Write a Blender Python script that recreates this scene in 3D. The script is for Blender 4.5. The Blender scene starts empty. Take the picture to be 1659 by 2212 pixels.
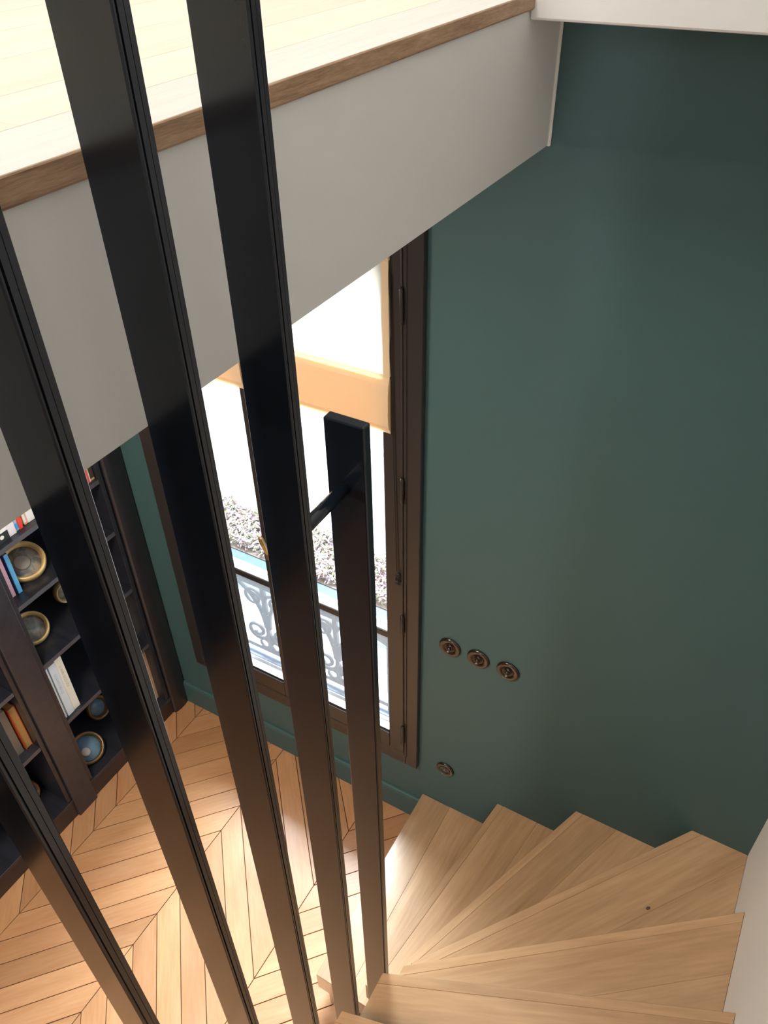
import bpy, bmesh, math, random
from mathutils import Matrix, Vector, Euler
random.seed(7)
C = bpy.context.scene.collection
PI = math.pi
H = 3.08                      # camera height above the lower floor; model z = 0 is the eye level, lifted by H at the end

# ---------------------------------------------------------------- camera
MC = [[0.8672981987, 0.4974799864, -0.0175356091],
      [0.3043169909, -0.5577603179, -0.7722011375],
      [-0.3939352783, 0.6643922718, -0.6351361316]]      # rows: image right, image down, forward
cam_d = bpy.data.cameras.new('camera'); cam = bpy.data.objects.new('camera', cam_d); C.objects.link(cam)
cam_d.sensor_fit = 'HORIZONTAL'; cam_d.sensor_width = 36; cam_d.lens = 1735.85 * 36 / 1659
cam_d.clip_start = 0.02; cam_d.clip_end = 200
r, d, f = [Vector(v) for v in MC]
cam.matrix_world = Matrix(((r.x, -d.x, -f.x, 0), (r.y, -d.y, -f.y, 0), (r.z, -d.z, -f.z, H), (0, 0, 0, 1)))
bpy.context.scene.camera = cam

# ---------------------------------------------------------------- world, lights, exposure
w = bpy.data.worlds.new('world'); bpy.context.scene.world = w; w.use_nodes = True
bg = w.node_tree.nodes['Background']; bg.inputs[0].default_value = (0.86, 0.93, 1.0, 1); bg.inputs[1].default_value = 4.0
vs = bpy.context.scene.view_settings
vs.view_transform = 'Standard'; vs.look = 'None'; vs.gamma = 1.0; vs.use_curve_mapping = False; vs.exposure = 0.0

def area(name, loc, direction, sx, sy, power, color):
    l = bpy.data.lights.new(name, 'AREA'); l.shape = 'RECTANGLE'; l.size = sx; l.size_y = sy; l.energy = power; l.color = color
    o = bpy.data.objects.new(name, l); C.objects.link(o)
    o.location = (loc[0], loc[1], loc[2] + H)
    o.rotation_euler = Vector(direction).to_track_quat('-Z', 'Z').to_euler()
    return o
# added area lamps for sky and unseen windows (rear and side walls are solid)
area('sky_panel_courtyard', (-2.9, 4.4, 1.3), (1.7, -2.9, -2.9), 3.0, 2.2, 2100, (0.85, 0.92, 1.0))
area('daylight_panel_upper_rear', (-1.2, -3.9, 1.25), (0, 1, -0.35), 2.2, 1.5, 45, (0.98, 0.98, 1.0))
area('daylight_panel_upper_side', (-4.4, 0.2, 1.2), (1, 0, -0.35), 2.4, 1.5, 64, (0.97, 0.985, 1.0))
area('daylight_panel_lower_rear', (-0.82, -3.9, -1.4), (0, 1, 0), 0.62, 1.8, 34, (0.97, 0.97, 1.0))
area('lower_ceiling_lamp', (-1.4, 0.3, -0.47), (0.1, 0, -1), 0.4, 0.4, 36, (1.0, 0.84, 0.68))
area('stair_fill_lamp', (-0.95, 0.45, 2.36), (0.25, 0.1, -1), 0.6, 0.6, 60, (1.0, 0.97, 0.94))  # unseen lamp added to brighten treads, right wall and green wall

# ---------------------------------------------------------------- materials
def mat(name, color, rough=0.5, metal=0.0, spec=0.5, coat=0.0, bump=0.0, bscale=200, var=0.0, vscale=3.0):
    m = bpy.data.materials.new(name); m.use_nodes = True; nt = m.node_tree; b = nt.nodes['Principled BSDF']
    b.inputs['Base Color'].default_value = (*color, 1); b.inputs['Roughness'].default_value = rough
    b.inputs['Metallic'].default_value = metal; b.inputs['Specular IOR Level'].default_value = spec
    b.inputs['Coat Weight'].default_value = coat; b.inputs['Coat Roughness'].default_value = 0.15
    tc = nt.nodes.new('ShaderNodeTexCoord')
    if bump:
        n = nt.nodes.new('ShaderNodeTexNoise'); n.inputs['Scale'].default_value = bscale; n.inputs['Detail'].default_value = 3
        bp = nt.nodes.new('ShaderNodeBump'); bp.inputs['Strength'].default_value = bump; bp.inputs['Distance'].default_value = 0.002
        nt.links.new(tc.outputs['Object'], n.inputs['Vector']); nt.links.new(n.outputs['Fac'], bp.inputs['Height'])
        nt.links.new(bp.outputs['Normal'], b.inputs['Normal'])
    if var:
        n = nt.nodes.new('ShaderNodeTexNoise'); n.inputs['Scale'].default_value = vscale; n.inputs['Detail'].default_value = 4
        mx = nt.nodes.new('ShaderNodeMix'); mx.data_type = 'RGBA'
        mx.inputs[6].default_value = (*[c * (1 - var) for c in color], 1); mx.inputs[7].default_value = (*[min(1, c * (1 + var)) for c in color], 1)
        nt.links.new(tc.outputs['Object'], n.inputs['Vector']); nt.links.new(n.outputs['Fac'], mx.inputs[0]); nt.links.new(mx.outputs[2], b.inputs['Base Color'])
    return m

def wood(name, dark, light, rough=0.35, tone=0.18, sc=(1.5, 22, 22), coat=0.0, bump=0.15, knots=False, streak=0.6):
    m = bpy.data.materials.new(name); m.use_nodes = True; nt = m.node_tree; b = nt.nodes['Principled BSDF']; L = nt.links.new
    N = nt.nodes.new
    tc = N('ShaderNodeTexCoord'); oi = N('ShaderNodeObjectInfo')
    mul = N('ShaderNodeMath'); mul.operation = 'MULTIPLY'; mul.inputs[1].default_value = 37.0; L(oi.outputs['Random'], mul.inputs[0])
    add = N('ShaderNodeVectorMath'); add.operation = 'ADD'; L(tc.outputs['Object'], add.inputs[0]); L(mul.outputs[0], add.inputs[1])
    mp = N('ShaderNodeMapping'); mp.inputs['Scale'].default_value = sc; L(add.outputs[0], mp.inputs['Vector'])
    n1 = N('ShaderNodeTexNoise'); n1.inputs['Scale'].default_value = 1.0; n1.inputs['Detail'].default_value = 5; n1.inputs['Distortion'].default_value = 0.6
    L(mp.outputs[0], n1.inputs['Vector'])
    mp2 = N('ShaderNodeMapping'); mp2.inputs['Scale'].default_value = (sc[0] * 5, sc[1] * 9, sc[2] * 9); L(add.outputs[0], mp2.inputs['Vector'])
    n2 = N('ShaderNodeTexNoise'); n2.inputs['Scale'].default_value = 1.0; n2.inputs['Detail'].default_value = 3; L(mp2.outputs[0], n2.inputs['Vector'])
    mixf = N('ShaderNodeMix'); mixf.data_type = 'FLOAT'; mixf.inputs[0].default_value = 1 - streak
    L(n1.outputs['Fac'], mixf.inputs[2]); L(n2.outputs['Fac'], mixf.inputs[3])
    rp = N('ShaderNodeValToRGB'); rp.color_ramp.elements[0].position = 0.32; rp.color_ramp.elements[1].position = 0.68
    rp.color_ramp.elements[0].color = (*dark, 1); rp.color_ramp.elements[1].color = (*light, 1); L(mixf.outputs[0], rp.inputs['Fac'])
    mr = N('ShaderNodeMapRange'); mr.inputs['To Min'].default_value = 1 - tone; mr.inputs['To Max'].default_value = 1 + tone; L(oi.outputs['Random'], mr.inputs['Value'])
    hs = N('ShaderNodeHueSaturation'); L(mr.outputs[0], hs.inputs['Value']); L(rp.outputs[0], hs.inputs['Color'])
    col = hs.outputs[0]
    if knots:
        mp3 = N('ShaderNodeMapping'); mp3.inputs['Scale'].default_value = (2.2, 5, 5); L(add.outputs[0], mp3.inputs['Vector'])
        vo = N('ShaderNodeTexVoronoi'); vo.inputs['Scale'].default_value = 1.3; L(mp3.outputs[0], vo.inputs['Vector'])
        kr = N('ShaderNodeValToRGB'); kr.color_ramp.elements[0].position = 0.02; kr.color_ramp.elements[0].color = (0.25, 0.16, 0.1, 1)
        kr.color_ramp.elements[1].position = 0.07; kr.color_ramp.elements[1].color = (1, 1, 1, 1); L(vo.outputs['Distance'], kr.inputs['Fac'])
        mk = N('ShaderNodeMix'); mk.data_type = 'RGBA'; mk.blend_type = 'MULTIPLY'; mk.inputs[0].default_value = 0.7
        L(col, mk.inputs[6]); L(kr.outputs[0], mk.inputs[7]); col = mk.outputs[2]
    L(col, b.inputs['Base Color']); b.inputs['Roughness'].default_value = rough
    b.inputs['Coat Weight'].default_value = coat; b.inputs['Coat Roughness'].default_value = 0.24
    bp = N('ShaderNodeBump'); bp.inputs['Strength'].default_value = bump; bp.inputs['Distance'].default_value = 0.001
    L(mixf.outputs[0], bp.inputs['Height']); L(bp.outputs['Normal'], b.inputs['Normal'])
    return m

M = {}
M['green'] = mat('green_paint', (0.049, 0.112, 0.116), 0.55, bump=0.12, bscale=350, var=0.04, vscale=1.5)
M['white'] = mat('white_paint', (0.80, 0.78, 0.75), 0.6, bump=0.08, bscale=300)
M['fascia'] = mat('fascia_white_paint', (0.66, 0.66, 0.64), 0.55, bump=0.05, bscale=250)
M['oak'] = wood('pale_varnished_oak', (0.36, 0.21, 0.105), (0.54, 0.345, 0.19), 0.3, 0.10, (1.6, 12, 12), 0.9)
M['parquet'] = wood('orange_oak_parquet', (0.46, 0.22, 0.095), (0.58, 0.32, 0.16), 0.36, 0.12, (2.5, 14, 14), 0.2)
M['landing'] = wood('pale_landing_oak', (0.66, 0.60, 0.47), (0.76, 0.71, 0.58), 0.42, 0.05, (1.2, 14, 14))
M['nosing'] = wood('landing_nosing_oak', (0.20, 0.11, 0.055), (0.46, 0.30, 0.19), 0.5, 0.05, (90, 7, 90), bump=0.4)
M['nosetop'] = wood('grey_oak_nosing_top', (0.56, 0.54, 0.49), (0.68, 0.66, 0.60), 0.4, 0.05, (2, 20, 20))
M['joint'] = mat('dark_joint', (0.07, 0.035, 0.018), 0.8)
M['black'] = mat('satin_black_lacquer', (0.009, 0.0125, 0.019), 0.16, spec=0.42, bump=0.03, bscale=60)
M['case'] = wood('dark_stained_oak', (0.009, 0.011, 0.017), (0.024, 0.026, 0.037), 0.38, 0.1, (1.5, 30, 30), 0.3)
M['frame'] = mat('dark_brown_window_paint', (0.034, 0.029, 0.027), 0.3, bump=0.04, bscale=80)
M['frameblack'] = mat('black_metal_fitting', (0.012, 0.012, 0.013), 0.4)
M['shelfedge'] = mat('pale_shelf_edge', (0.065, 0.066, 0.082), 0.4)  # thin front strip of each shelf, lighter than the rest
M['wood_end'] = wood('plinth_stain', (0.03, 0.018, 0.016), (0.045, 0.028, 0.026), 0.45, 0.05)
M['gold'] = mat('aged_gilt', (0.78, 0.54, 0.24), 0.4, metal=0.35, var=0.35, vscale=25)
M['gilt_brown'] = mat('brown_bronze_frame', (0.22, 0.15, 0.075), 0.3, metal=0.5, var=0.4, vscale=30)
M['brass'] = mat('brass', (0.55, 0.40, 0.2), 0.3, metal=0.9)
M['switch'] = mat('antique_bronze_switch', (0.035, 0.022, 0.015), 0.22, metal=0.4, coat=0.6)
M['switchdark'] = mat('switch_dark_recess', (0.003, 0.0025, 0.002), 0.3)
M['stone'] = mat('pale_sill_stone', (0.80, 0.80, 0.78), 0.8, bump=0.2, bscale=120, var=0.05)
M['iron'] = mat('glare_grey_iron', (0.045, 0.05, 0.065), 0.45, bump=0.1, bscale=90)  # iron tone lifted to grey for the glare of the bright outside
M['zinc'] = mat('blue_grey_zinc', (0.11, 0.165, 0.27), 0.42, metal=0.3, var=0.25, vscale=6)
M['render'] = mat('pale_rendered_wall', (0.82, 0.80, 0.76), 0.9, bump=0.2, bscale=30, var=0.06)
M['band'] = mat('pale_string_course', (0.36, 0.39, 0.43), 0.8)
M['soil'] = mat('dry_soil', (0.30, 0.24, 0.20), 0.95, bump=0.5, bscale=25, var=0.4, vscale=9)
def plain(n, c, r=0.6): return mat(n, c, r, var=0.05, vscale=20)

def leafmat():
    m = bpy.data.materials.new('dry_leaf_mix'); m.use_nodes = True; nt = m.node_tree; b = nt.nodes['Principled BSDF']
    g = nt.nodes.new('ShaderNodeNewGeometry'); rp = nt.nodes.new('ShaderNodeValToRGB')
    nt.links.new(g.outputs['Random Per Island'], rp.inputs['Fac']); nt.links.new(rp.outputs[0], b.inputs['Base Color'])
    e = rp.color_ramp.elements; e[0].position = 0; e[0].color = (0.42, 0.30, 0.24, 1); e[1].position = 1; e[1].color = (0.65, 0.58, 0.5, 1)
    for p, c in ((0.3, (0.24, 0.17, 0.23)), (0.5, (0.55, 0.46, 0.46)), (0.70, (0.25, 0.18, 0.18)), (0.93, (0.38, 0.48, 0.22))):
        x = e.new(p); x.color = (*c, 1)
    b.inputs['Roughness'].default_value = 0.8
    return m
M['leaf'] = leafmat()

def glassmat(name, haze):
    m = bpy.data.materials.new(name); m.use_nodes = True; nt = m.node_tree
    for n in list(nt.nodes): nt.nodes.remove(n)
    out = nt.nodes.new('ShaderNodeOutputMaterial'); t = nt.nodes.new('ShaderNodeBsdfTransparent'); gl = nt.nodes.new('ShaderNodeBsdfGlossy')
    gl.inputs['Roughness'].default_value = 0.02; t.inputs[0].default_value = (0.96, 0.985, 0.98, 1)
    lw = nt.nodes.new('ShaderNodeLayerWeight'); pw = nt.nodes.new('ShaderNodeMath'); pw.operation = 'POWER'; pw.inputs[1].default_value = 5
    ma = nt.nodes.new('ShaderNodeMath'); ma.operation = 'MULTIPLY_ADD'; ma.inputs[1].default_value = 0.9; ma.inputs[2].default_value = 0.04
    lw.inputs['Blend'].default_value = 0.5
    nt.links.new(lw.outputs['Facing'], pw.inputs[0]); nt.links.new(pw.outputs[0], ma.inputs[0])
    mx = nt.nodes.new('ShaderNodeMixShader'); nt.links.new(ma.outputs[0], mx.inputs[0]); nt.links.new(t.outputs[0], mx.inputs[1]); nt.links.new(gl.outputs[0], mx.inputs[2])
    last = mx
    if haze:                                             # hazy pane: a little light scattered through it
        tr = nt.nodes.new('ShaderNodeBsdfTranslucent'); tr.inputs[0].default_value = (0.9, 0.92, 0.95, 1)
        m2 = nt.nodes.new('ShaderNodeMixShader'); m2.inputs[0].default_value = haze
        nt.links.new(mx.outputs[0], m2.inputs[1]); nt.links.new(tr.outputs[0], m2.inputs[2]); last = m2
    nt.links.new(last.outputs[0], out.inputs[0])
    return m
M['glass'] = glassmat('window_glass', 0.0)
M['glasshaze'] = glassmat('hazy_window_glass', 0.03)

def clothmat(name, col, trans):
    m = bpy.data.materials.new(name); m.use_nodes = True; nt = m.node_tree
    for n in list(nt.nodes): nt.nodes.remove(n)
    out = nt.nodes.new('ShaderNodeOutputMaterial'); d_ = nt.nodes.new('ShaderNodeBsdfDiffuse'); t = nt.nodes.new('ShaderNodeBsdfTranslucent')
    tc = nt.nodes.new('ShaderNodeTexCoord'); wv = nt.nodes.new('ShaderNodeTexNoise'); wv.inputs['Scale'].default_value = 350
    bp = nt.nodes.new('ShaderNodeBump'); bp.inputs['Strength'].default_value = 0.3; bp.inputs['Distance'].default_value = 0.001
    nt.links.new(tc.outputs['Object'], wv.inputs['Vector']); nt.links.new(wv.outputs['Fac'], bp.inputs['Height']); nt.links.new(bp.outputs[0], d_.inputs['Normal'])
    d_.inputs[0].default_value = (*col, 1); t.inputs[0].default_value = (*col, 1)
    mx = nt.nodes.new('ShaderNodeMixShader'); mx.inputs[0].default_value = trans
    nt.links.new(d_.outputs[0], mx.inputs[1]); nt.links.new(t.outputs[0], mx.inputs[2]); nt.links.new(mx.outputs[0], out.inputs[0])
    return m
M['linen'] = clothmat('cream_linen', (0.95, 0.91, 0.85), 0.78)
M['linenhem'] = clothmat('cream_linen_hem', (0.95, 0.81, 0.60), 0.5)

# ---------------------------------------------------------------- helpers
def tag(o, label=None, cat=None, group=None, kind=None):
    if label: o['label'] = label
    if cat: o['category'] = cat
    if group: o['group'] = group
    if kind: o['kind'] = kind
    return o
def empty(name, loc=(0, 0, 0), label=None, cat=None, group=None, kind=None):
    o = bpy.data.objects.new(name, None); C.objects.link(o); o.location = loc; o.empty_display_size = 0.1
    return tag(o, label, cat, group, kind)
def put(name, bm, m, parent=None, loc=None, rot=None, smooth=False, bevel=0.0, segs=2):
    """mesh is given in world coordinates unless loc is given (then local to loc/rot)"""
    bmesh.ops.recalc_face_normals(bm, faces=bm.faces)
    me = bpy.data.meshes.new(name); bm.to_mesh(me); bm.free()
    for k in (m if isinstance(m, (list, tuple)) else [m]): me.materials.append(k)
    o = bpy.data.objects.new(name, me); C.objects.link(o)
    if loc is None:
        cs = [v.co for v in me.vertices]; c = Vector([(min(a[i] for a in cs) + max(a[i] for a in cs)) / 2 for i in range(3)])
        me.transform(Matrix.Translation(-c)); loc = c; rot = None
    mw = Matrix.Translation(Vector(loc)) @ (Euler(rot).to_matrix().to_4x4() if rot else Matrix.Identity(4))
    if parent:
        o.parent = parent; o.matrix_local = wm(parent).inverted() @ mw
    else: o.matrix_world = mw; o.location = mw.to_translation(); o.rotation_euler = mw.to_euler()
    WM[o.name] = mw
    if smooth:
        for p in me.polygons: p.use_smooth = True
    if bevel:
        b = o.modifiers.new('bevel', 'BEVEL'); b.width = bevel; b.segments = segs; b.limit_method = 'ANGLE'; b.angle_limit = 0.6
    return o
WM = {}
def wm(o):
    return WM.get(o.name) or (Matrix.Translation(o.location) @ o.rotation_euler.to_matrix().to_4x4())
def box(bm, x0, x1, y0, y1, z0, z1):
    v = [bm.verts.new((x, y, z)) for z in (z0, z1) for x, y in ((x0, y0), (x1, y0), (x1, y1), (x0, y1))]
    for f_ in ((3, 2, 1, 0), (4, 5, 6, 7), (0, 1, 5, 4), (1, 2, 6, 5), (2, 3, 7, 6), (3, 0, 4, 7)): bm.faces.new([v[i] for i in f_])
    return v
def bx(*a):
    bm = bmesh.new(); box(bm, *a); return bm
def prism(bm, poly, z0, z1):
    a = [bm.verts.new((p[0], p[1], z0)) for p in poly]; b = [bm.verts.new((p[0], p[1], z1)) for p in poly]
    bm.faces.new(a[::-1]); bm.faces.new(b)
    n = len(poly)
    for i in range(n): bm.faces.new((a[i], a[(i + 1) % n], b[(i + 1) % n], b[i]))
def clip(poly, px, py, nx, ny):
    """keep the side where (p-(px,py)).n >= 0"""
    out = []; n = len(poly)
    for i in range(n):
        a, b = poly[i], poly[(i + 1) % n]
        da = (a[0] - px) * nx + (a[1] - py) * ny; db = (b[0] - px) * nx + (b[1] - py) * ny
        if da >= 0: out.append(a)
        if (da >= 0) != (db >= 0):
            t = da / (da - db); out.append((a[0] + (b[0] - a[0]) * t, a[1] + (b[1] - a[1]) * t))
    return out
def parea(p): return 0.5 * sum(p[i][0] * p[(i + 1) % len(p)][1] - p[(i + 1) % len(p)][0] * p[i][1] for i in range(len(p)))
def board(name, poly, z0, z1, ang, m, parent, bevel=0.0008):
    """a plank with its own local X along the grain"""
    if len(poly) < 3 or abs(parea(poly)) < 2e-5: return None
    cx = sum(p[0] for p in poly) / len(poly); cy = sum(p[1] for p in poly) / len(poly)
    ca, sa = math.cos(-ang), math.sin(-ang)
    loc = [((p[0] - cx) * ca - (p[1] - cy) * sa, (p[0] - cx) * sa + (p[1] - cy) * ca) for p in poly]
    # drop near-duplicate points
    q = []
    for p in loc:
        if not q or math.hypot(p[0] - q[-1][0], p[1] - q[-1][1]) > 1e-4: q.append(p)
    if len(q) > 2 and math.hypot(q[0][0] - q[-1][0], q[0][1] - q[-1][1]) < 1e-4: q.pop()
    if len(q) < 3: return None
    bm = bmesh.new(); prism(bm, q, z0, z1)
    return put(name, bm, m, parent, loc=(cx, cy, 0), rot=(0, 0, ang), bevel=bevel, segs=1)
def lathe(bm, prof, n=32, axis='z'):
    rings = []
    for r_, h_ in prof:
        ring = []
        for i in range(n):
            a = 2 * PI * i / n; c, s = r_ * math.cos(a), r_ * math.sin(a)
            ring.append(bm.verts.new((c, s, h_) if axis == 'z' else (c, -h_, s) if axis == 'y' else (h_, c, s)))
        rings.append(ring)
    for a, b in zip(rings, rings[1:]):
        for i in range(n): bm.faces.new((a[i], a[(i + 1) % n], b[(i + 1) % n], b[i]))
    if prof[0][0] > 1e-6: bm.faces.new(rings[0][::-1])
    if prof[-1][0] > 1e-6: bm.faces.new(rings[-1])
def tube(bm, pts, r_, n=8, flat=1.0):
    pts = [Vector(p) for p in pts]; rings = []; up = Vector((0, 1, 0))
    for i, p in enumerate(pts):
        t = (pts[min(i + 1, len(pts) - 1)] - pts[max(i - 1, 0)]).normalized()
        u = up if abs(t.dot(up)) < 0.95 else Vector((1, 0, 0))
        a = t.cross(u).normalized(); b = t.cross(a).normalized(); rr = r_[i] if isinstance(r_, (list, tuple)) else r_
        rings.append([bm.verts.new(p + a * math.cos(2 * PI * k / n) * rr + b * math.sin(2 * PI * k / n) * rr * flat) for k in range(n)])
    for a, b in zip(rings, rings[1:]):
        for i in range(n): bm.faces.new((a[i], a[(i + 1) % n], b[(i + 1) % n], b[i]))
    bm.faces.new(rings[0][::-1]); bm.faces.new(rings[-1])

# ================================================================ room shell
FZ = -H
YW = 1.577          # inner face of the green window wall
XR = 0.312          # white wall on the right of the stairs
XL = -2.36          # wall behind the bookcase
YB = -4.0
WX0, WX1, WZ0, WZ1 = -1.872, -0.822, -2.70, -0.612     # window opening
def wallpieces(bm, x0, x1, y0, y1, z0, z1, hx0, hx1, hz0, hz1):
    box(bm, x0, hx0, y0, y1, z0, z1); box(bm, hx1, x1, y0, y1, z0, z1)
    box(bm, hx0, hx1, y0, y1, z0, hz0); box(bm, hx0, hx1, y0, y1, hz1, z1)
bm = bmesh.new(); wallpieces(bm, -2.5, XR + 0.02, YW, YW + 0.08, FZ - 0.1, -0.214, WX0, WX1, WZ0, WZ1)
bmesh.ops.remove_doubles(bm, verts=bm.verts, dist=1e-5)
tag(put('wall_back', bm, M['green']), 'dark green painted wall that holds the tall window', kind='structure')
bm = bmesh.new(); wallpieces(bm, -2.5, XR + 0.02, YW + 0.0802, 1.96, FZ - 2.0, -0.25, WX0 - 0.14, WX1 + 0.06, -2.86, WZ1)
tag(put('wall_outer', bm, M['render']), 'pale masonry outside the window', kind='structure')
tag(put('wall_right', bx(XR, XR + 0.15, YB, YW, FZ - 0.1, 2.4), M['white']), 'white wall on the right side of the stairs', kind='structure')
tag(put('wall_left', bx(XL - 0.1, XL, YB, YW, FZ - 0.1, -0.44), M['green']), 'green wall behind the bookcase', kind='structure')
bm = bmesh.new(); box(bm, -4.6, XR + 0.15, YB - 0.15, YB, FZ - 0.1, 2.4)
tag(put('wall_rear', bm, M['white']), 'solid white rear wall behind the viewer', kind='structure')
bm = bmesh.new()
box(bm, -4.75, -4.6, YB, 1.84, -0.44, 2.4)
tag(put('wall_upper_left', bm, M['white']), 'white far side wall of the upper floor', kind='structure')
# upper part of the window wall: stands 16 cm proud of the green wall
bm = bmesh.new(); box(bm, -0.5478, XR, 1.417, 1.84, -0.214, 2.4)
box(bm, -4.6, -0.5478, 1.417, 1.84, -0.1755, 2.4)
tag(put('wall_upper_back', bm, M['white'], bevel=0.004), 'white upper wall that projects over the green wall', kind='structure')
tag(put('ceiling', bx(-4.75, XR + 0.15, YB - 0.15, 1.84, 2.4, 2.5), M['white']), 'white ceiling of the upper floor', kind='structure')
# slab of the landing with its white fascia
tag(put('ceiling', bx(-4.6, -0.561, YB, YW, -0.441, -0.1995), M['white']), 'landing slab with the white ceiling of the room below', kind='structure')
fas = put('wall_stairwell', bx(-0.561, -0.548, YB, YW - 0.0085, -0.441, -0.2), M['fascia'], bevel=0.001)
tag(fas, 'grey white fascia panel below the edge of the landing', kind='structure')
tag(put('trim_1', bx(-0.560, -0.5435, YW - 0.008, YW, -0.443, -0.2145), M['white'], bevel=0.003), 'narrow white bead where the fascia meets the green wall', kind='structure')

# ---------------------------------------------------------------- landing floor: boards parallel to the edge
lf = tag(put('floor', bx(-4.6, -0.56, YB, 1.417, -0.1993, -0.180), M['joint']), 'pale oak floor of the upper landing', kind='structure')
EDGE = -0.540
xs = [-0.5405, -0.642, -0.748, -0.90, -1.06, -1.20, -1.36, -1.51, -1.67, -1.83, -1.98]
for i in range(len(xs) - 1):
    ys = [YB + 0.01]; y = YB + random.uniform(0.5, 1.2)
    while y < 1.3 and i > 0: ys.append(y); y += random.uniform(1.0, 1.7)
    ys.append(1.4165)
    for a, b in zip(ys, ys[1:]):
        if b < -0.6: continue
        a = max(a, -0.6)
        x1 = xs[i] - (0.0026 if i == 0 else 0.0006); x0 = xs[i + 1] + 0.0006
        o = board('floorboard' if i else 'nosing_board', [(x0, a + 0.0006), (x1, a + 0.0006), (x1, b - 0.0006), (x0, b - 0.0006)], -0.180, -0.1762, PI / 2,
                  M['landing'] if i else M['nosetop'], lf, 0.0006)
# moulded brown front edge under the nosing board
bm = bmesh.new(); pr_ = [(-0.5598, -0.1995), (-0.5425, -0.1995), (-0.5402, -0.197), (-0.5402, -0.1775), (-0.5412, -0.1763), (-0.5429, -0.1762), (-0.5429, -0.1802), (-0.5598, -0.1802)]
a = [bm.verts.new((p[0], YB + 0.001, p[1])) for p in pr_]; b = [bm.verts.new((p[0], 1.4165, p[1])) for p in pr_]
bm.faces.new(a); bm.faces.new(b[::-1])
for i in range(8): bm.faces.new((a[i], a[(i + 1) % 8], b[(i + 1) % 8], b[i]))
tag(put('landing_edge', bm, M['nosing'], lf), 'brown end-grained front edge of the landing')
# the far part of the landing, joined
bm = bmesh.new(); x = -2.0
while x > -4.58:
    box(bm, max(-4.6, x - 0.15), x - 0.001, YB, 1.4165, -0.180, -0.1762); x -= 0.15
xx = -0.5405
for i in range(len(xs) - 1):
    box(bm, xs[i + 1] + 0.0006, xs[i] - 0.0006, YB, -0.601, -0.180, -0.1762)
tag(put('far_floorboards', bm, M['landing'], lf), kind='stuff')

# ---------------------------------------------------------------- lower floor: chevron parquet
fl = tag(put('floor', bx(-4.6, XR, YB, YW + 0.02, FZ - 0.1, FZ - 0.006), M['joint']), 'orange oak chevron parquet floor of the lower room', kind='structure')
PITCH = 0.1275; PW = 0.457; SL = 4 * PITCH / PW; ANG = math.atan(SL)
seams = [-1.933 + PW * k for k in range(-1, 6)]
V0 = 0.742
rest = bmesh.new()
for k in range(len(seams) - 1):
    xa, xb = seams[k], seams[k + 1]
    up = (k % 2 == 1)               # panel right of -1.933 rises with x
    for j in range(-48, 16):
        ya = V0 + PITCH * j + (0 if up else 4 * PITCH); yb = ya + (4 * PITCH if up else -4 * PITCH)
        g = 0.0019; gx = 0.0012
        poly = [(xa + gx, ya + g), (xb - gx, yb + g), (xb - gx, yb + PITCH - g), (xa + gx, ya + PITCH - g)]
        for (px, py, nx, ny) in ((-2.3, 0, 1, 0), (XR, 0, -1, 0), (0, YW - 0.001, 0, -1), (0, YB, 0, 1)):
            poly = clip(poly, px, py, nx, ny)
            if len(poly) < 3: break
        if len(poly) < 3: continue
        if max(p[1] for p in poly) < -0.35:
            prism(rest, poly, FZ - 0.006, FZ); continue
        dz = random.uniform(-0.0006, 0.0002)
        board('parquet_board', poly, FZ - 0.006, FZ + dz, ANG if up else -ANG, M['parquet'], fl, 0.0008)
tag(put('far_parquet', rest, M['parquet'], fl), kind='stuff')

# baseboard on the green wall, with a rounded top
bm = bmesh.new(); prof = [(0, 0), (-0.014, 0), (-0.014, 0.118), (-0.011, 0.130), (-0.006, 0.135), (0, 0.135)]
for x in (-2.03, -0.785):
    pass
a = [bm.verts.new((-2.03, YW + p[0], FZ + p[1])) for p in prof]; b = [bm.verts.new((-0.70, YW + p[0], FZ + p[1])) for p in prof]
bm.faces.new(a); bm.faces.new(b[::-1])
for i in range(len(prof)): bm.faces.new((a[i], a[(i + 1) % 6], b[(i + 1) % 6], b[i]))
tag(put('baseboard_back', bm, M['green']), 'low green skirting board below the window', kind='structure')

# ================================================================ window
win = empty('window_1', (-1.347, YW, WZ0), 'tall dark brown double casement window over the parquet', kind='structure')
def ring(bm, x0, x1, z0, z1, wl, wr, wb, wt, y0, y1):
    box(bm, x0, x0 + wl, y0, y1, z0, z1); box(bm, x1 - wr, x1, y0, y1, z0, z1)
    box(bm, x0 + wl, x1 - wr, y0, y1, z0, z0 + wb); box(bm, x0 + wl, x1 - wr, y0, y1, z1 - wt, z1)
bm = bmesh.new(); ring(bm, -1.890, -0.804, -2.717, -0.595, 0.049, 0.049, 0.062, 0.06, 1.556, 1.5765)
tag(put('casing', bm, M['frame'], win, bevel=0.003), 'flat dark brown surround of the window')
bm = bmesh.new(); ring(bm, -1.848, -0.846, -2.664, -0.65, 0.010, 0.010, 0.022, 0.012, 1.552, 1.562)
put('casing_bead', bm, M['frame'], win, bevel=0.0025)
bm = bmesh.new(); ring(bm, -1.871, -0.823, -2.699, -0.613, 0.035, 0.035, 0.06, 0.04, 1.585, 1.66)
put('fixed_frame', bm, M['frame'], win, bevel=0.002)
SASH = ((-1.838, -1.349), (-1.345, -0.856))
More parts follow.
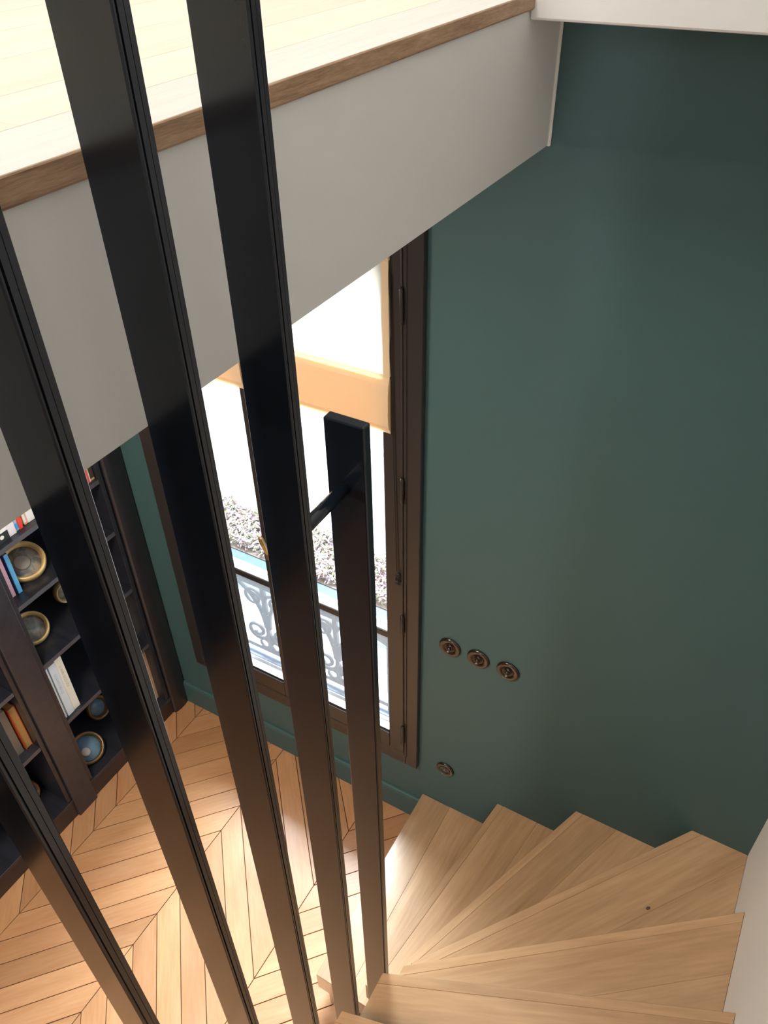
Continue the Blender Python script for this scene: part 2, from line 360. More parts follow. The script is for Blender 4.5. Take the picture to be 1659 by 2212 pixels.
for k, (sx0, sx1) in enumerate(SASH):
    wl, wr = (0.062, 0.052) if k == 0 else (0.052, 0.060)
    bm = bmesh.new(); ring(bm, sx0, sx1, -2.634, -0.664, wl, wr, 0.078, 0.062, 1.548, 1.598)
    s = put('sash', bm, M['frame'], win, bevel=0.004, segs=3)
    bm = bmesh.new(); ring(bm, sx0 + wl - 0.001, sx1 - wr + 0.001, -2.557, -0.725, 0.006, 0.006, 0.010, 0.008, 1.556, 1.590)
    put('glazing_bead', bm, M['frame'], s, bevel=0.002)
    put('glazing_bar', bx(sx0 + wl, sx1 - wr, 1.558, 1.592, -2.036, -2.006), M['frame'], s, bevel=0.006, segs=3)
    put('pane', bx(sx0 + wl, sx1 - wr, 1.572, 1.575, -2.006, -0.728), M['glass'], s)
    put('pane', bx(sx0 + wl, sx1 - wr, 1.572, 1.575, -2.552, -2.036), M['glasshaze'], s)
bm = bmesh.new(); box(bm, -1.368, -1.326, 1.5385, 1.549, -2.62, -0.70)
put('meeting_stile', bm, M['frame'], win, bevel=0.004, segs=3)
for z0, z1 in ((-0.872, -0.782), (-1.420, -1.336), (-1.972, -1.886), (-2.580, -2.470)):
    bm = bmesh.new(); lathe(bm, [(0.0, z0 - 0.004), (0.005, z0), (0.0068, z0 + 0.006), (0.0068, z1 - 0.006), (0.005, z1), (0.0, z1 + 0.004)], 14)
    put('hinge', bm, M['frame'], win, loc=(-0.858, 1.5445, 0), smooth=True)
# espagnolette bolt and lever handle on the meeting stile
bm = bmesh.new(); tube(bm, [(-1.347, 1.528, -2.6), (-1.347, 1.528, -0.75)], 0.007, 12); put('espagnolette_bolt', bm, M['frame'], win, smooth=True)
bm = bmesh.new(); tube(bm, [(-1.347, 1.512, -1.80), (-1.350, 1.503, -1.775), (-1.3555, 1.500, -1.750), (-1.362, 1.500, -1.730), (-1.3645, 1.500, -1.722)], [0.010, 0.009, 0.010, 0.009, 0.004], 12)
box(bm, -1.358, -1.336, 1.506, 1.538, -1.83, -1.77)
tag(put('handle', bm, M['brass'], win, smooth=False, bevel=0.002), 'worn brass lever handle')

# roman blinds, one hung on each casement
def blind(x0, x1, label):
    t = empty('roman_blind', ((x0 + x1) / 2, 1.545, -1.19), label, 'blind', 'roman blinds on the window')
    bm = bmesh.new(); n = 10; zs = [-0.722 - 0.30 * i / n for i in range(n + 1)]
    def sheet(rows, th=0.0012):
        prev = None
        for (y, z) in rows:
            a = [bm.verts.new((x, yy, z)) for yy in (y, y + th) for x in (x0, x1)]
            if prev:
                bm.faces.new((prev[0], prev[1], a[1], a[0])); bm.faces.new((prev[3], prev[2], a[2], a[3]))
                bm.faces.new((prev[0], a[0], a[2], prev[2])); bm.faces.new((prev[1], prev[3], a[3], a[1]))
            else: bm.faces.new((a[0], a[2], a[3], a[1]))
            prev = a
        bm.faces.new((prev[0], prev[1], prev[3], prev[2]))
    sheet([(1.5405 - 0.003 * math.sin(i), z) for i, z in enumerate(zs)])
    put('fabric', bm, M['linen'], t, smooth=False)
    # stacked folds at the bottom: three layers of cloth
    bm = bmesh.new()
    sheet([(1.5385, -1.02), (1.529, -1.045), (1.525, -1.08), (1.524, -1.13), (1.526, -1.165), (1.5305, -1.178)])
    sheet([(1.5385, -1.03), (1.534, -1.06), (1.531, -1.10), (1.532, -1.15), (1.5345, -1.186)])
    sheet([(1.5395, -1.03), (1.5385, -1.08), (1.537, -1.13), (1.5375, -1.192)])
    tag(put('bottom_fold', bm, M['linenhem'], t, smooth=False), 'stacked cream folds at the lower edge')
    put('side_hem', bx(x1 - 0.018, x1, 1.5365, 1.5392, -1.03, -0.722), M['linenhem'], t)
    put('side_hem', bx(x0, x0 + 0.018, 1.5365, 1.5392, -1.03, -0.722), M['linenhem'], t)
    put('head_batten', bx(x0, x1, 1.5365, 1.547, -0.722, -0.705), M['linenhem'], t, bevel=0.002)
blind(-1.812, -1.366, 'cream roman blind on the left casement, lower left of it showing beside the posts')
blind(-1.322, -0.886, 'cream roman blind on the right casement, folded up beside the green wall')
# cord with its cleat
t = empty('blind_cord', (-0.872, 1.5395, -1.72), 'thin dark cord wound on a cleat at the right casement stile', 'cord')
bm = bmesh.new(); tube(bm, [(-0.884, 1.5395, -0.75), (-0.879, 1.541, -1.30), (-0.873, 1.5405, -1.69)], 0.0016, 6); put('cord', bm, M['frameblack'], t)
bm = bmesh.new(); tube(bm, [(-0.870 + 0.006 * math.sin(i * 1.9), 1.5385 + 0.003 * math.cos(i * 1.3), -1.695 - 0.0035 * i) for i in range(16)], 0.003, 6); put('cleat', bm, M['frameblack'], t)

# ================================================================ outside the window
sill = put('window_sill', bx(WX0 - 0.139, WX1 + 0.059, 1.661, 1.96, -2.8598, -2.80), M['stone'], win, bevel=0.004)
tag(put('sill_flashing', bx(WX0 - 0.138, WX1 + 0.058, 1.662, 1.735, -2.7999, -2.795), M['zinc'], win, bevel=0.002), 'blue grey metal flashing on the sill')
put('sill_flashing', bx(WX0 - 0.138, WX1 + 0.058, 1.765, 1.802, -2.7999, -2.795), M['zinc'], win, bevel=0.002)
rl = empty('balcony_railing', (-1.347, 1.8, -2.80), 'ornate scrolled iron railing outside the lower window panes', 'railing')
put('handrail', bx(WX0 - 0.139, WX1 + 0.059, 1.785, 1.810, -2.289, -2.264), M['iron'], rl, bevel=0.004)
tag(put('handrail_highlight', bx(WX0 - 0.139, WX1 + 0.059, 1.788, 1.806, -2.264, -2.256), M['stone'], rl, bevel=0.003), 'pale strip put in for the highlight on the handrail')  # highlight along the rail, painted as a pale strip
put('upper_rail', bx(WX0 - 0.139, WX1 + 0.059, 1.793, 1.807, -2.372, -2.322), M['iron'], rl, bevel=0.002)
put('lower_rail', bx(WX0 - 0.139, WX1 + 0.059, 1.793, 1.807, -2.775, -2.752), M['iron'], rl, bevel=0.002)
for x in (WX0 - 0.13, -1.06, WX1 + 0.05): put('post', bx(x - 0.007, x + 0.007, 1.794, 1.806, -2.80, -2.29), M['iron'], rl)
def spiral(cx, cz, r0, turns, a0, sgn, r1=0.020, n=26):
    return [(cx + (r0 + (r1 - r0) * i / n) * math.cos(a0 + sgn * 2 * PI * turns * i / n), 1.8, cz + (r0 + (r1 - r0) * i / n) * math.sin(a0 + sgn * 2 * PI * turns * i / n)) for i in range(n + 1)]
for xa in (-1.667, -1.307, -0.947):
    put('stem', bx(xa - 0.010, xa + 0.010, 1.790, 1.808, -2.752, -2.352), M['iron'], rl, bevel=0.002)
    put('collar', bx(xa - 0.016, xa + 0.016, 1.788, 1.812, -2.55, -2.52), M['iron'], rl, bevel=0.003)
    for s in (-1, 1):
        if xa + s * 0.17 > WX1 + 0.06 or xa + s * 0.17 < WX0 - 0.14: continue
        bm = bmesh.new()
        up_ = spiral(xa + s * 0.058, -2.445, 0.052, 1.4, PI if s > 0 else 0, -s)
        lo = [(xa + s * 0.006, 1.8, -2.445)] + [(xa + s * (0.01 + 0.03 * t_), 1.8, -2.445 - 0.02 * t_) for t_ in (0.5,)]
        tube(bm, up_, 0.0080, 8)
        put('upper_scroll', bm, M['iron'], rl, smooth=True)
        bm = bmesh.new()
        arc = [(xa + s * (0.165 - 0.155 * math.sin(t_ * PI / 2)), 1.8, -2.372 - 0.21 * (1 - math.cos(t_ * PI / 2)) - 0.03 * t_) for t_ in [i / 10 for i in range(11)]]
        tube(bm, arc, 0.0105, 8)
        put('brace', bm, M['iron'], rl, smooth=True)
        bm = bmesh.new()
        tube(bm, spiral(xa + s * 0.062, -2.655, 0.055, 1.4, PI if s > 0 else 0, s), 0.009, 8)
        put('lower_scroll', bm, M['iron'], rl, smooth=True)
        bm = bmesh.new()
        tube(bm, [(xa + s * (0.03 + 0.025 * math.cos(i * PI / 8)), 1.8, -2.727 + 0.024 * math.sin(i * PI / 8)) for i in range(17)], 0.0065, 7)
        put('small_ring', bm, M['iron'], rl, smooth=True)
# low garden wall across the court with its zinc coping, leaf litter and the pale wall behind
gw = tag(put('garden_wall', bx(-9, 4, 3.72, 3.98, -9.0, -4.9305), M['render']), 'pale rendered wall across the court under a zinc coping', 'wall')
cp = empty('zinc_coping', (-3, 4.17, -4.93), 'blue grey zinc coping along the top of the wall across the court', 'coping')
x = -9.0; k = 0
while x < 3.9:
    bm = bmesh.new(); prof = [(3.66, -4.93), (3.66, -4.90), (3.72, -4.86), (3.96, -4.84), (4.00, -4.89), (4.00, -4.93)]
    a = [bm.verts.new((x + 0.01, p[0], p[1])) for p in prof]; b = [bm.verts.new((x + 0.98, p[0], p[1])) for p in prof]
    bm.faces.new(a); bm.faces.new(b[::-1])
    for i in range(6): bm.faces.new((a[i], a[(i + 1) % 6], b[(i + 1) % 6], b[i]))
    put('coping_sheet', bm, M['zinc'], cp, bevel=0.006)
    bm = bmesh.new(); tube(bm, [(x, 3.67, -4.885), (x, 3.73, -4.845), (x, 3.97, -4.825)], 0.03, 8); put('coping_roll', bm, M['zinc'], cp, smooth=True)
    x += 0.99
tag(put('planting_bed', bx(-9, 4, 4.02, 4.52, -5.0, -4.90), M['soil']), 'bed of dry soil behind the zinc coping', 'soil', kind='stuff')
bm = bmesh.new(); rnd = random.Random(3)
for i in range(16000):
    x = rnd.uniform(-6.4, -1.6); y = 4.03 + (0.50 + 0.05 * math.sin(x * 5)) * rnd.random(); z = -4.862 + rnd.random() ** 2 * 0.10
    s = rnd.uniform(0.008, 0.026); ln = s * rnd.uniform(1.5, 4.5)
    e = Euler((rnd.uniform(-0.6, 0.6), rnd.uniform(-0.6, 0.6), rnd.uniform(0, 6.28))).to_matrix()
    vs_ = [bm.verts.new(Vector((x, y, z)) + e @ Vector(p)) for p in ((-ln / 2, 0, 0), (0, -s / 2, s * 0.2), (ln / 2, 0, 0), (0, s / 2, s * 0.2))]
    bm.faces.new(vs_)
tag(put('dead_leaves', bm, M['leaf']), 'litter of dry purple and brown leaves with green shoots on the bed', 'leaves', kind='stuff')
tag(put('court_ledge', bx(-9, 4, 4.53, 4.94, -5.0, -4.89), M['render']), 'pale ledge between the planting bed and the building', kind='structure')
bl = empty('courtyard_building', (-3, 5.3, -9), 'pale rendered building across the court with a grey string course', 'building')
bm = bmesh.new(); box(bm, -12, 6, 0, 0.3, -9, -2.6)
wob = put('facade', bm, M['render'], bl, loc=(0, 4.95, 0), rot=(0, 0, 0))
put('string_course', bx(-12, 6, 4.89, 4.95, -4.06, -4.01), M['band'], bl, bevel=0.01)
put('string_course', bx(-12, 6, 4.93, 4.95, -4.60, -4.58), M['stone'], bl, bevel=0.01)
tag(put('court_ground', bx(-12, 6, 1.97, 3.72, -9.1, -9.0), M['stone']), 'pale paved ground of the court far below', kind='structure')

# ================================================================ staircase
st = empty('staircase', (-0.2, 0.8, FZ), 'pale oak winder staircase turning down along the green wall', 'staircase')
TH = 0.100
ZT = [FZ + 0.1811 * n for n in range(0, 16)]
NOSE = {1: ((-0.785, 0.81), (-0.785, 1.5765)), 2: ((-0.587, 0.81), (-0.477, 1.5765)), 3: ((-0.502, 0.81), (-0.201, 1.5765)),
        4: ((-0.428, 0.81), (0.147, 1.5765)), 5: ((-0.41, 0.734), (XR, 1.292)), 6: ((-0.408, 0.636), (XR, 0.948)),
        7: ((-0.408, 0.476), (XR, 0.66)), 8: ((-0.408, 0.27), (XR, 0.34)), 9: ((-0.408, 0.04), (XR, 0.06)), 10: ((-0.408, -0.2), (XR, -0.2)),
        11: ((-0.408, -0.44), (XR, -0.44)), 12: ((-0.408, -0.68), (XR, -0.68)), 13: ((-0.408, -0.92), (XR, -0.92)), 14: ((-0.408, -1.16), (XR, -1.16)), 15: ((-0.408, -1.40), (XR, -1.40))}
for n_ in NOSE:
    if NOSE[n_][1][0] == XR: NOSE[n_] = (NOSE[n_][0], (XR - 0.001, NOSE[n_][1][1]))
XS = XR - 0.001
def nline(n):
    a, b = NOSE[n]; L_ = math.hypot(b[0] - a[0], b[1] - a[1]); d_ = ((b[0] - a[0]) / L_, (b[1] - a[1]) / L_)
    return a, b, d_, (d_[1], -d_[0])      # normal pointing up-stairs (to the right / towards the viewer)
def tread(n):
    a, b, dn, nn = nline(n)
    if n <= 4:
        reg = [(-0.785, 0.81), (XS, 0.81), (XS, 1.5765), (-0.785, 1.5765)]
        if n == 4: reg = [(-0.41, 0.60), (XS, 0.60), (XS, 1.5765), (-0.785, 1.5765), (-0.785, 0.81), (-0.41, 0.81)]
    else: reg = [(-0.408, -1.7), (XS, -1.7), (XS, 1.5765), (-0.408, 1.5765)]
    p = clip(reg, a[0], a[1], nn[0], nn[1])
    if n < 15:
        a2, b2, d2, n2 = nline(n + 1); p = clip(p, a2[0] + n2[0] * 0.03, a2[1] + n2[1] * 0.03, -n2[0], -n2[1])
    else: p = clip(p, 0, a[1] - 0.27, 0, 1)
    if n == 4: p = clip(p, -0.41, 0.60, 0.0, 1.0)
    z1 = ZT[n]; ang = math.atan2(dn[1], dn[0])
    cuts = [0.0, 0.024] if n in (2, 3, 4, 5, 6, 7, 8) else [0.0]
    step = 0.118; q = cuts[-1]
    while q < 0.9: q += step + 0.02 * math.sin(n * 3 + q * 40); cuts.append(q)
    first = None
    for i, (c0, c1) in enumerate(zip(cuts, cuts[1:])):
        g = 0.00015
        s = clip(p, a[0] + nn[0] * (c0 + (g if i else 0)), a[1] + nn[1] * (c0 + (g if i else 0)), nn[0], nn[1])
        s = clip(s, a[0] + nn[0] * (c1 - g), a[1] + nn[1] * (c1 - g), -nn[0], -nn[1]) if len(s) > 2 else s
        if len(s) < 3 or abs(parea(s)) < 4e-4: continue
        if first is None: first = board('tread', s, z1 - TH, z1, ang, M['oak'], st, 0.0012)
        else: board('board', s, z1 - TH, z1, ang, M['oak'], first, 0.0003)
    # riser set back under the nosing
    a3 = (a[0] + nn[0] * 0.045, a[1] + nn[1] * 0.045); b3 = (b[0] + nn[0] * 0.045, b[1] + nn[1] * 0.045)
    rp = clip(clip(p, a3[0], a3[1], nn[0], nn[1]), a3[0] + nn[0] * 0.018, a3[1] + nn[1] * 0.018, -nn[0], -nn[1])
    if len(rp) > 2: board('riser', rp, (ZT[n - 1] if n > 1 else FZ) + 0.0002, z1 - TH - 0.0002, ang, M['oak'], st, 0.0)
for n in range(1, 16): tread(n)

bm = bmesh.new(); lathe(bm, [(0.0, -2.3558), (0.0075, -2.3558), (0.0040, -2.3554), (0.0, -2.3553)], 14); bmesh.ops.scale(bm, verts=bm.verts, vec=(1.3, 0.8, 1))
tag(put('knot', bm, mat('knot', (0.09, 0.05, 0.025), 0.5), st, loc=(0.095, 1.275, 0.0), rot=(0, 0, 0.9)), 'small dark knot in the fourth tread')
# ================================================================ black post screen
sc = empty('post_screen', (-0.44, 0.3, FZ), 'row of tall black lacquered flat posts beside the stairs', 'railing')
def post(y0, z0, z1, label=None):
    t_ = 0.016; x0, x1 = -0.4665, -0.4105
    prof = [(x0, y0 + 0.0008), (x0 + 0.0008, y0), (x1 - 0.0012, y0), (x1, y0 + 0.0012), (x1, y0 + 0.0026), (x1 - 0.0028, y0 + 0.0028), (x1 - 0.0028, y0 + 0.0044),
            (x1 - 0.0004, y0 + 0.0048), (x1 - 0.0004, y0 + 0.0098), (x1 - 0.0010, y0 + 0.0101), (x1 - 0.0004, y0 + 0.0104), (x1 - 0.0004, y0 + t_ - 0.0008), (x1 - 0.0012, y0 + t_), (x0 + 0.0008, y0 + t_), (x0, y0 + t_ - 0.0008)]
    bm = bmesh.new()
    if z1 < 0:      # the short post: solid with a rounded head
        box(bm, x0, x1, y0, y0 + t_, z0, z1); o = put('post', bm, M['black'], sc, bevel=0.0025, segs=3)
    else:
        prism(bm, prof, z0, z1); o = put('post', bm, M['black'], sc)
    if label: o['label'] = label
    return o
post(0.6505, FZ, -0.509, 'short black post with a rounded top, nearest the window')
post(0.5215, FZ, 2.4); 
for k in range(1, 16): post(0.5215 - 0.1262 * k, FZ if k < 6 else ZT[6], 2.4)
bm = bmesh.new(); tube(bm, [(-0.442, 0.5376, -0.606), (-0.442, 0.6504, -0.606)], 0.0085, 16); put('tie_rod', bm, M['black'], sc, smooth=True)

# ================================================================ switches on the green wall
def disc(name, x, z, label, group, socket=False, R_=0.0385):
    t = empty(name, (x, YW, z), label, 'socket' if socket else 'switch', group)
    bm = bmesh.new(); lathe(bm, [(R_, 0.0), (R_, 0.003), (R_ - 0.002, 0.0065), (R_ - 0.006, 0.0080), (0.021, 0.0070), (0.020, 0.0052), (0.0, 0.0050)], 40, 'y')
    put('plate', bm, M['switch'], t, loc=(x, YW, z), smooth=True)
    bm = bmesh.new(); 
    if socket:
        lathe(bm, [(0.0205, 0.0053), (0.0205, 0.0074), (0.017, 0.0074), (0.015, 0.0056), (0.0, 0.0056)], 32, 'y'); put('recess', bm, M['switchdark'], t, loc=(x, YW, z), smooth=False)
        bm = bmesh.new(); lathe(bm, [(0.0018, 0.0), (0.0018, 0.012), (0.0, 0.013)], 12, 'y'); put('earth_pin', bm, M['brass'], t, loc=(x, YW, z + 0.008), smooth=True)
    else:
        lathe(bm, [(0.018, 0.0053), (0.018, 0.0056), (0.0, 0.0056)], 32, 'y'); put('recess', bm, M['switchdark'], t, loc=(x, YW, z), smooth=False)
        bm = bmesh.new(); lathe(bm, [(0.0135, 0.0056), (0.0130, 0.0075), (0.0, 0.0082)], 32, 'y'); put('rocker', bm, M['switch'], t, loc=(x, YW, z + 0.003), smooth=True)
        bm = bmesh.new(); lathe(bm, [(0.0075, 0.006), (0.0070, 0.014), (0.004, 0.0165), (0.0, 0.017)], 24, 'y'); put('button', bm, M['switch'], t, loc=(x, YW, z + 0.001), smooth=True)
disc('wall_switch', -0.699, -1.975, 'round bronze light switch nearest the window frame', 'round bronze light switches')
disc('wall_switch', -0.600, -1.975, 'round bronze light switch in the middle of the row of three', 'round bronze light switches')
disc('wall_switch', -0.499, -1.975, 'round bronze light switch farthest from the window frame', 'round bronze light switches')
disc('wall_socket', -0.693, -2.658, 'round bronze power socket low on the green wall above the first step', None, True, 0.036)

# ================================================================ bookcase
XF = -2.043          # front of the shelves
bc = empty('bookcase', (-2.19, 0, FZ), 'tall dark stained built-in bookcase left of the window', 'bookcase')
SH = [-2.582, -2.254, -1.954, -1.709, -1.44, -1.15, -0.86]       # tops of the shelves
per = 0.598; TOP = -0.4415
put('plinth', bx(-2.33, -2.040, YB + 0.01, 1.575, FZ + 0.0005, -2.990), M['wood_end'], bc, bevel=0.002)
put('bottom_shelf', bx(-2.33, -2.035, YB + 0.01, 1.575, -2.9895, -2.970), M['case'], bc, bevel=0.001)
put('back_panel', bx(-2.355, -2.331, YB + 0.01, 1.575, FZ + 0.0005, TOP), M['case'], bc)
put('top_panel', bx(-2.33, -2.035, YB + 0.01, 1.575, TOP - 0.03, TOP - 0.001), M['case'], bc)
k = 0; yc = 0.938
bays = []
while yc > YB + 0.3:
    put('stile', bx(-2.0605, -2.027, yc - 0.049, yc + 0.049, FZ + 0.0005, TOP - 0.031), M['case'], bc, bevel=0.004)
    for ya, yb in ((yc - 0.0675, yc - 0.050), (yc + 0.050, yc + 0.0675)):
        put('side_panel', bx(-2.33, -2.040, ya, yb, -2.9695, TOP - 0.031), M['case'], bc, bevel=0.001)
    bays.append((yc - per + 0.068, yc - 0.068)); yc -= per; k += 1
# last stile against the window wall: a rounded pilaster
bm = bmesh.new(); pts = [(-2.0605, 1.482), (-2.034, 1.482), (-2.027, 1.488)] + [(-2.027 + 0.006 * math.sin(i * PI / 10), 1.488 + 0.082 * i / 10) for i in range(1, 10)] + [(-2.027, 1.570), (-2.031, 1.575), (-2.0605, 1.575)]
prism(bm, pts, FZ + 0.0005, TOP - 0.031); put('stile', bm, M['case'], bc)
put('side_panel', bx(-2.33, -2.040, 1.459, 1.4765, -2.9695, TOP - 0.031), M['case'], bc, bevel=0.001)
bays = [(0.938 + 0.068, 1.4585)] + bays
for (ya, yb) in bays:
    for zt in SH:
        sh = put('shelf', bx(-2.33, XF - 0.0012, ya, yb, zt - 0.018, zt), M['case'], bc, bevel=0.0008)
        put('pale_edge', bx(XF - 0.0011, XF, ya, yb, zt - 0.018, zt), M['shelfedge'], sh)

# ---------------------------------------------------------------- books
paper = plain('page_block', (0.78, 0.70, 0.55), 0.9)
def book(x, y0, y1, z, h, dep, col, label, group, band=None, rough=0.5, pages_out=False, cov=None, text=None):
    """x is the front (spine) face; stands on z"""
    t = empty('book', (x - dep / 2, (y0 + y1) / 2, z), label, 'book', group)
    cm = plain('book_cover', col, rough); c2 = plain('book_side', cov, rough) if cov else cm
    th = 0.0018; z += 0.0004
    if not pages_out:
        bm = bmesh.new(); box(bm, x - th, x, y0, y1, z, z + h); put('spine', bm, cm, t, bevel=0.001)
    put('cover', bx(x - dep, x - (0 if pages_out else th), y0, y0 + th, z, z + h), c2, t)
    put('cover', bx(x - dep, x - (0 if pages_out else th), y1 - th, y1, z, z + h), c2, t)
    put('pages', bx(x - dep + 0.003, x - (0.003 if pages_out else th + 0.0002), y0 + th + 0.0001, y1 - th - 0.0001, z + 0.003, z + h - 0.003), plain('tan_pages', col, 0.9) if pages_out else paper, t)
    if band:
        bz0, bz1, bcol = band
        put('label_band', bx(x, x + 0.0005, y0 + 0.0004, y1 - 0.0004, z + bz0, z + bz1), plain('book_band', bcol), t)
    if text:
        s, size, col_t, z_hi, off = text
        cu = bpy.data.curves.new('txt', 'FONT'); cu.body = s; cu.size = size; cu.extrude = 0.0001; cu.align_x = 'LEFT'
        to = bpy.data.objects.new('txt', cu); C.objects.link(to)
        dg = bpy.context.evaluated_depsgraph_get(); me = bpy.data.meshes.new_from_object(to.evaluated_get(dg)); bpy.data.objects.remove(to)
        me.materials.append(plain('print', col_t)); o = bpy.data.objects.new('lettering', me); C.objects.link(o); o.parent = t
        # text local X -> down the spine (-z), local Y -> +y of the room, normal -> +x
        R3 = Matrix(((0, 0, 1), (0, 1, 0), (-1, 0, 0)))
        mw = Matrix.Translation((x + 0.0006, (y0 + y1) / 2 + off, z_hi)) @ R3.to_4x4()
        o.matrix_local = Matrix.Translation(t.location).inverted() @ mw
    return t
G1 = 'white-spined books in the open bay'
book(-2.059, 1.0575, 1.0885, SH[0], 0.292, 0.19, (0.80, 0.80, 0.70), 'tall cream white book, rightmost of the three upright white ones', G1, text=('LI AVRI OCO UOI', 0.0155, (0.45, 0.46, 0.42), -2.33, -0.006))
book(-2.057, 1.026, 1.0565, SH[0], 0.288, 0.19, (0.66, 0.75, 0.84), 'tall bluish white book, middle one of the three upright white ones', G1, text=('LI CONTI DEI CO', 0.0145, (0.42, 0.48, 0.58), -2.345, -0.006))
book(-2.059, 1.0075, 1.0215, SH[0], 0.286, 0.19, (0.74, 0.84, 0.88), 'thin pale blue white book against the bookcase side, leftmost of the three', G1, text=('LA CANTI OTTI', 0.007, (0.5, 0.56, 0.6), -2.36, -0.003))
book(-2.12, 1.426, 1.444, SH[0], 0.30, 0.18, (0.68, 0.66, 0.5), 'pale yellowish tall book seen edge-on beside a black post', None)
book(-2.085, 1.434, 1.4585, -2.970, 0.31, 0.22, (0.62, 0.45, 0.28), 'tan book on the bottom shelf at the window end', None)
G2 = 'paperbacks on the shelf with the gilt medallion'
book(-2.094, 1.0565, 1.0725, SH[2], 0.176, 0.05, (0.12, 0.45, 0.80), 'bright blue book leaning side of the gilt medallion', G2, cov=(0.03, 0.09, 0.26))
book(-2.098, 1.032, 1.0475, SH[2], 0.182, 0.12, (0.78, 0.45, 0.55), 'pink spined book between a blue and a pale violet one', G2)
book(-2.096, 1.0175, 1.0315, SH[2], 0.184, 0.12, (0.42, 0.52, 0.80), 'pale violet blue book left of the pink one', G2)
G3 = 'books on the highest shelf in view'
book(-2.064, 1.024, 1.0885, SH[3], 0.205, 0.14, (0.82, 0.82, 0.80), 'thick white book with a black foot and a white round emblem', G3, band=(0.0, 0.036, (0.02, 0.025, 0.03)))
bm = bmesh.new(); lathe(bm, [(0.0075, 0.0), (0.0075, 0.0006), (0.0045, 0.0006), (0.0045, 0.0002)], 20, 'x')
lathe(bm, [(0.0025, 0.0), (0.0025, 0.0006)], 12, 'x')
em = put('emblem', bm, plain('emblem_white', (0.8, 0.82, 0.8)), [o for o in C.objects if o.name.startswith('book') and o.get('label', '').startswith('thick white')][0], loc=(-2.0634, 1.062, SH[3] + 0.021))
book(-2.067, 1.0895, 1.118, SH[3], 0.21, 0.14, (0.80, 0.78, 0.84), 'white book with a grey printed spine beside the black-footed one', G3, text=('fuori', 0.013, (0.35, 0.33, 0.38), SH[3] + 0.075, -0.002))
book(-2.072, 1.119, 1.133, SH[3], 0.19, 0.13, (0.45, 0.47, 0.55), 'narrow grey book with a blue foot, left of the red one', G3, band=(0.006, 0.03, (0.06, 0.35, 0.75)))
book(-2.069, 1.1335, 1.1465, SH[3], 0.21, 0.13, (0.82, 0.06, 0.04), 'bright red book with rounded spine among white ones', G3)
book(-2.080, 1.147, 1.1575, SH[3], 0.20, 0.13, (0.80, 0.24, 0.10), 'orange book right of the bright red one', G3)
book(-2.074, 1.158, 1.166, SH[3], 0.21, 0.13, (0.82, 0.80, 0.76), 'thin white book between the orange one and a pink edged one', G3, band=(0.0, 0.008, (0.8, 0.4, 0.15)))
book(-2.074, 1.1665, 1.1705, SH[3], 0.205, 0.13, (0.75, 0.45, 0.42), 'very thin pink book among white ones', G3)
book(-2.072, 1.171, 1.205, SH[3], 0.215, 0.14, (0.84, 0.84, 0.82), 'thick plain white book at the edge of the second black post', G3)
book(-2.055, 1.420, 1.4325, SH[3], 0.20, 0.13, (0.82, 0.12, 0.12), 'red book by the window end of the high shelf', G3)
book(-2.056, 1.433, 1.4375, SH[3], 0.21, 0.13, (0.85, 0.82, 0.78), 'thin white book right of the red one at the window end', G3)
book(-2.058, 1.438, 1.4565, SH[3], 0.20, 0.13, (0.62, 0.48, 0.22), 'gold edged dark book last on the high shelf', G3, band=(0.01, 0.07, (0.05, 0.04, 0.02)))
G4 = 'old books in the dark bay'
book(-2.078, 0.8405, 0.8685, SH[0], 0.235, 0.15, (0.50, 0.32, 0.12), 'old book with tan page edges and an orange cover', G4, pages_out=True, cov=(0.50, 0.10, 0.02))
book(-2.085, 0.800, 0.832, SH[0], 0.245, 0.15, (0.16, 0.14, 0.12), 'worn grey book left of the orange covered one', G4)
book(-2.085, 0.768, 0.7985, SH[0], 0.235, 0.15, (0.11, 0.12, 0.10), 'worn dark grey green book behind the first post', G4)

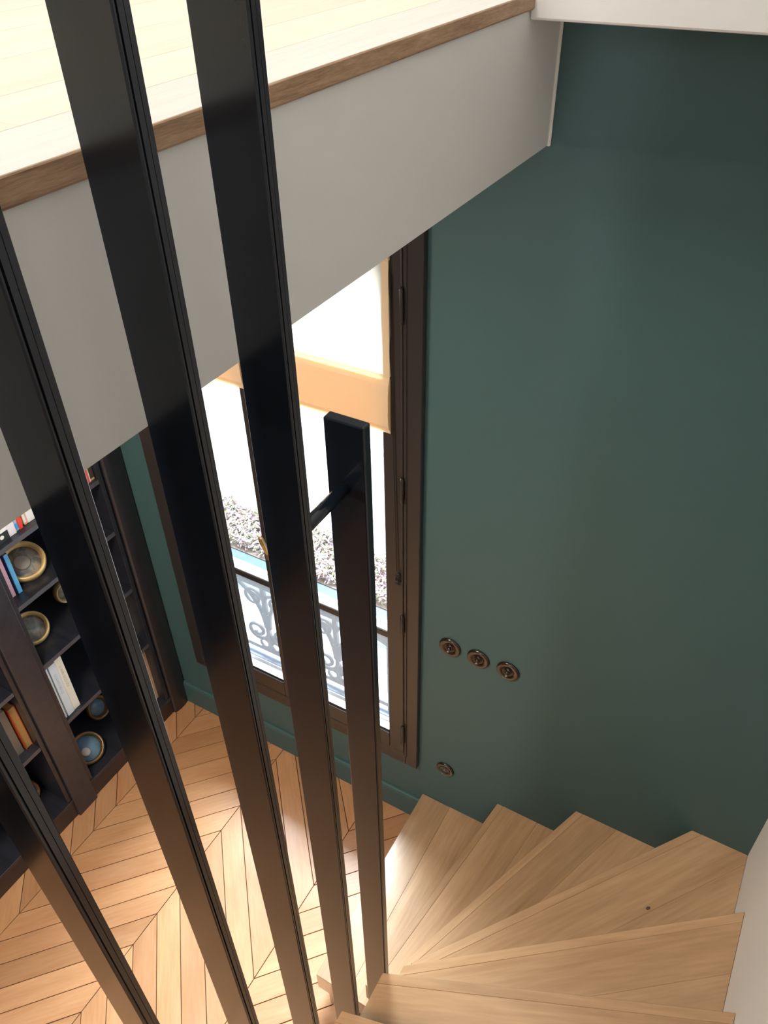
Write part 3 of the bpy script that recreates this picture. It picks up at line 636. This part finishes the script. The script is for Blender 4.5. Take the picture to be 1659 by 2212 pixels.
# ---------------------------------------------------------------- round medallions leaning in the bookcase
def picmat(name, base, fig):
    m = bpy.data.materials.new(name); m.use_nodes = True; nt = m.node_tree; b = nt.nodes['Principled BSDF']
    tc = nt.nodes.new('ShaderNodeTexCoord'); n = nt.nodes.new('ShaderNodeTexNoise'); n.inputs['Scale'].default_value = 28; n.inputs['Detail'].default_value = 3
    n.inputs['Distortion'].default_value = 0.8
    rp = nt.nodes.new('ShaderNodeValToRGB'); e = rp.color_ramp.elements; e[0].position = 0.42; e[0].color = (*base, 1); e[1].position = 0.58; e[1].color = (*fig, 1)
    nt.links.new(tc.outputs['Object'], n.inputs['Vector']); nt.links.new(n.outputs['Fac'], rp.inputs['Fac']); nt.links.new(rp.outputs[0], b.inputs['Base Color'])
    b.inputs['Roughness'].default_value = 0.3
    return m
def medallion(x, y, zshelf, R_, lean, turn, frame, pic, label, squash=1.0, rim=0.014, thick=0.028, sub=None):
    t = empty('medallion', (x, y, zshelf), label, 'medallion', 'round framed medallions in the bookcase')
    rot = Euler((0, -lean, turn)).to_matrix().to_4x4()
    lift = R_ * math.cos(lean) + 0.0005
    base = Matrix.Translation((x, y, zshelf + lift)) @ rot
    def p(nm, bm, m):
        bmesh.ops.scale(bm, verts=bm.verts, vec=(1, squash, 1))
        return put(nm, bm, m, t, loc=base.to_translation(), rot=base.to_euler(), smooth=True)
    bm = bmesh.new(); lathe(bm, [(0.0, 0.0), (R_, 0.0), (R_ + 0.0, thick * 0.6), (R_ - 0.003, thick * 0.9), (R_ - rim * 0.5, thick), (R_ - rim, thick * 0.75), (R_ - rim * 1.15, 0.005), (0.0, 0.005)], 48, 'x'); p('frame', bm, frame)
    bm = bmesh.new(); lathe(bm, [(0.0, 0.0055), (R_ - rim * 1.25, 0.0055), (R_ - rim * 1.25, 0.0075), (0.0, 0.0078)], 40, 'x'); p('picture', bm, pic)
    if sub:
        bm = bmesh.new(); lathe(bm, [(0.0, 0.0080), (sub[2], 0.0080), (sub[2] * 0.8, 0.011), (0.0, 0.013)], 20, 'x')
        bmesh.ops.translate(bm, verts=bm.verts, vec=(0, sub[0], sub[1])); p('relief_figure', bm, plain('relief', sub[3]))
grisaille = picmat('grey_relief_picture', (0.13, 0.15, 0.17), (0.32, 0.30, 0.27))
bluepic = picmat('blue_portrait_ground', (0.13, 0.24, 0.38), (0.17, 0.29, 0.42))
medallion(-2.165, 1.150, SH[2], 0.076, 1.05, -0.3, M['gold'], grisaille, 'large gilt round medallion with a grey relief, beside the blue book', sub=(-0.005, 0.0, 0.030, (0.34, 0.30, 0.27)))
medallion(-2.190, 1.092, SH[1], 0.066, 1.0, -0.3, M['gold'], grisaille, 'gilt round medallion half hidden by the bookcase stile, below the blue book', rim=0.012)
medallion(-2.230, 1.290, SH[1], 0.045, 0.25, -0.1, M['gold'], grisaille, 'small gilt medallion mostly hidden behind a black post', rim=0.011)
medallion(-2.140, 1.084, -2.970, 0.070, 1.0, -0.3, M['gilt_brown'], bluepic, 'bronze framed medallion with a blue portrait on the bottom shelf', rim=0.013, sub=(-0.012, -0.010, 0.020, (0.72, 0.60, 0.55)))
medallion(-2.255, 1.255, -2.970, 0.056, 0.5, 0.0, M['gilt_brown'], bluepic, 'dark bronze ring shaped medallion at the back of the bottom shelf', rim=0.016)
medallion(-2.19, 0.80, -2.970, 0.055, 0.3, 0.1, M['gilt_brown'], grisaille, 'dark round medallion in the unlit bay behind the first post')

# ---------------------------------------------------------------- lift everything so that the lower floor is z = 0
for o in C.objects:
    if o.parent is None and o.type not in {'CAMERA', 'LIGHT'}: o.location.z += H
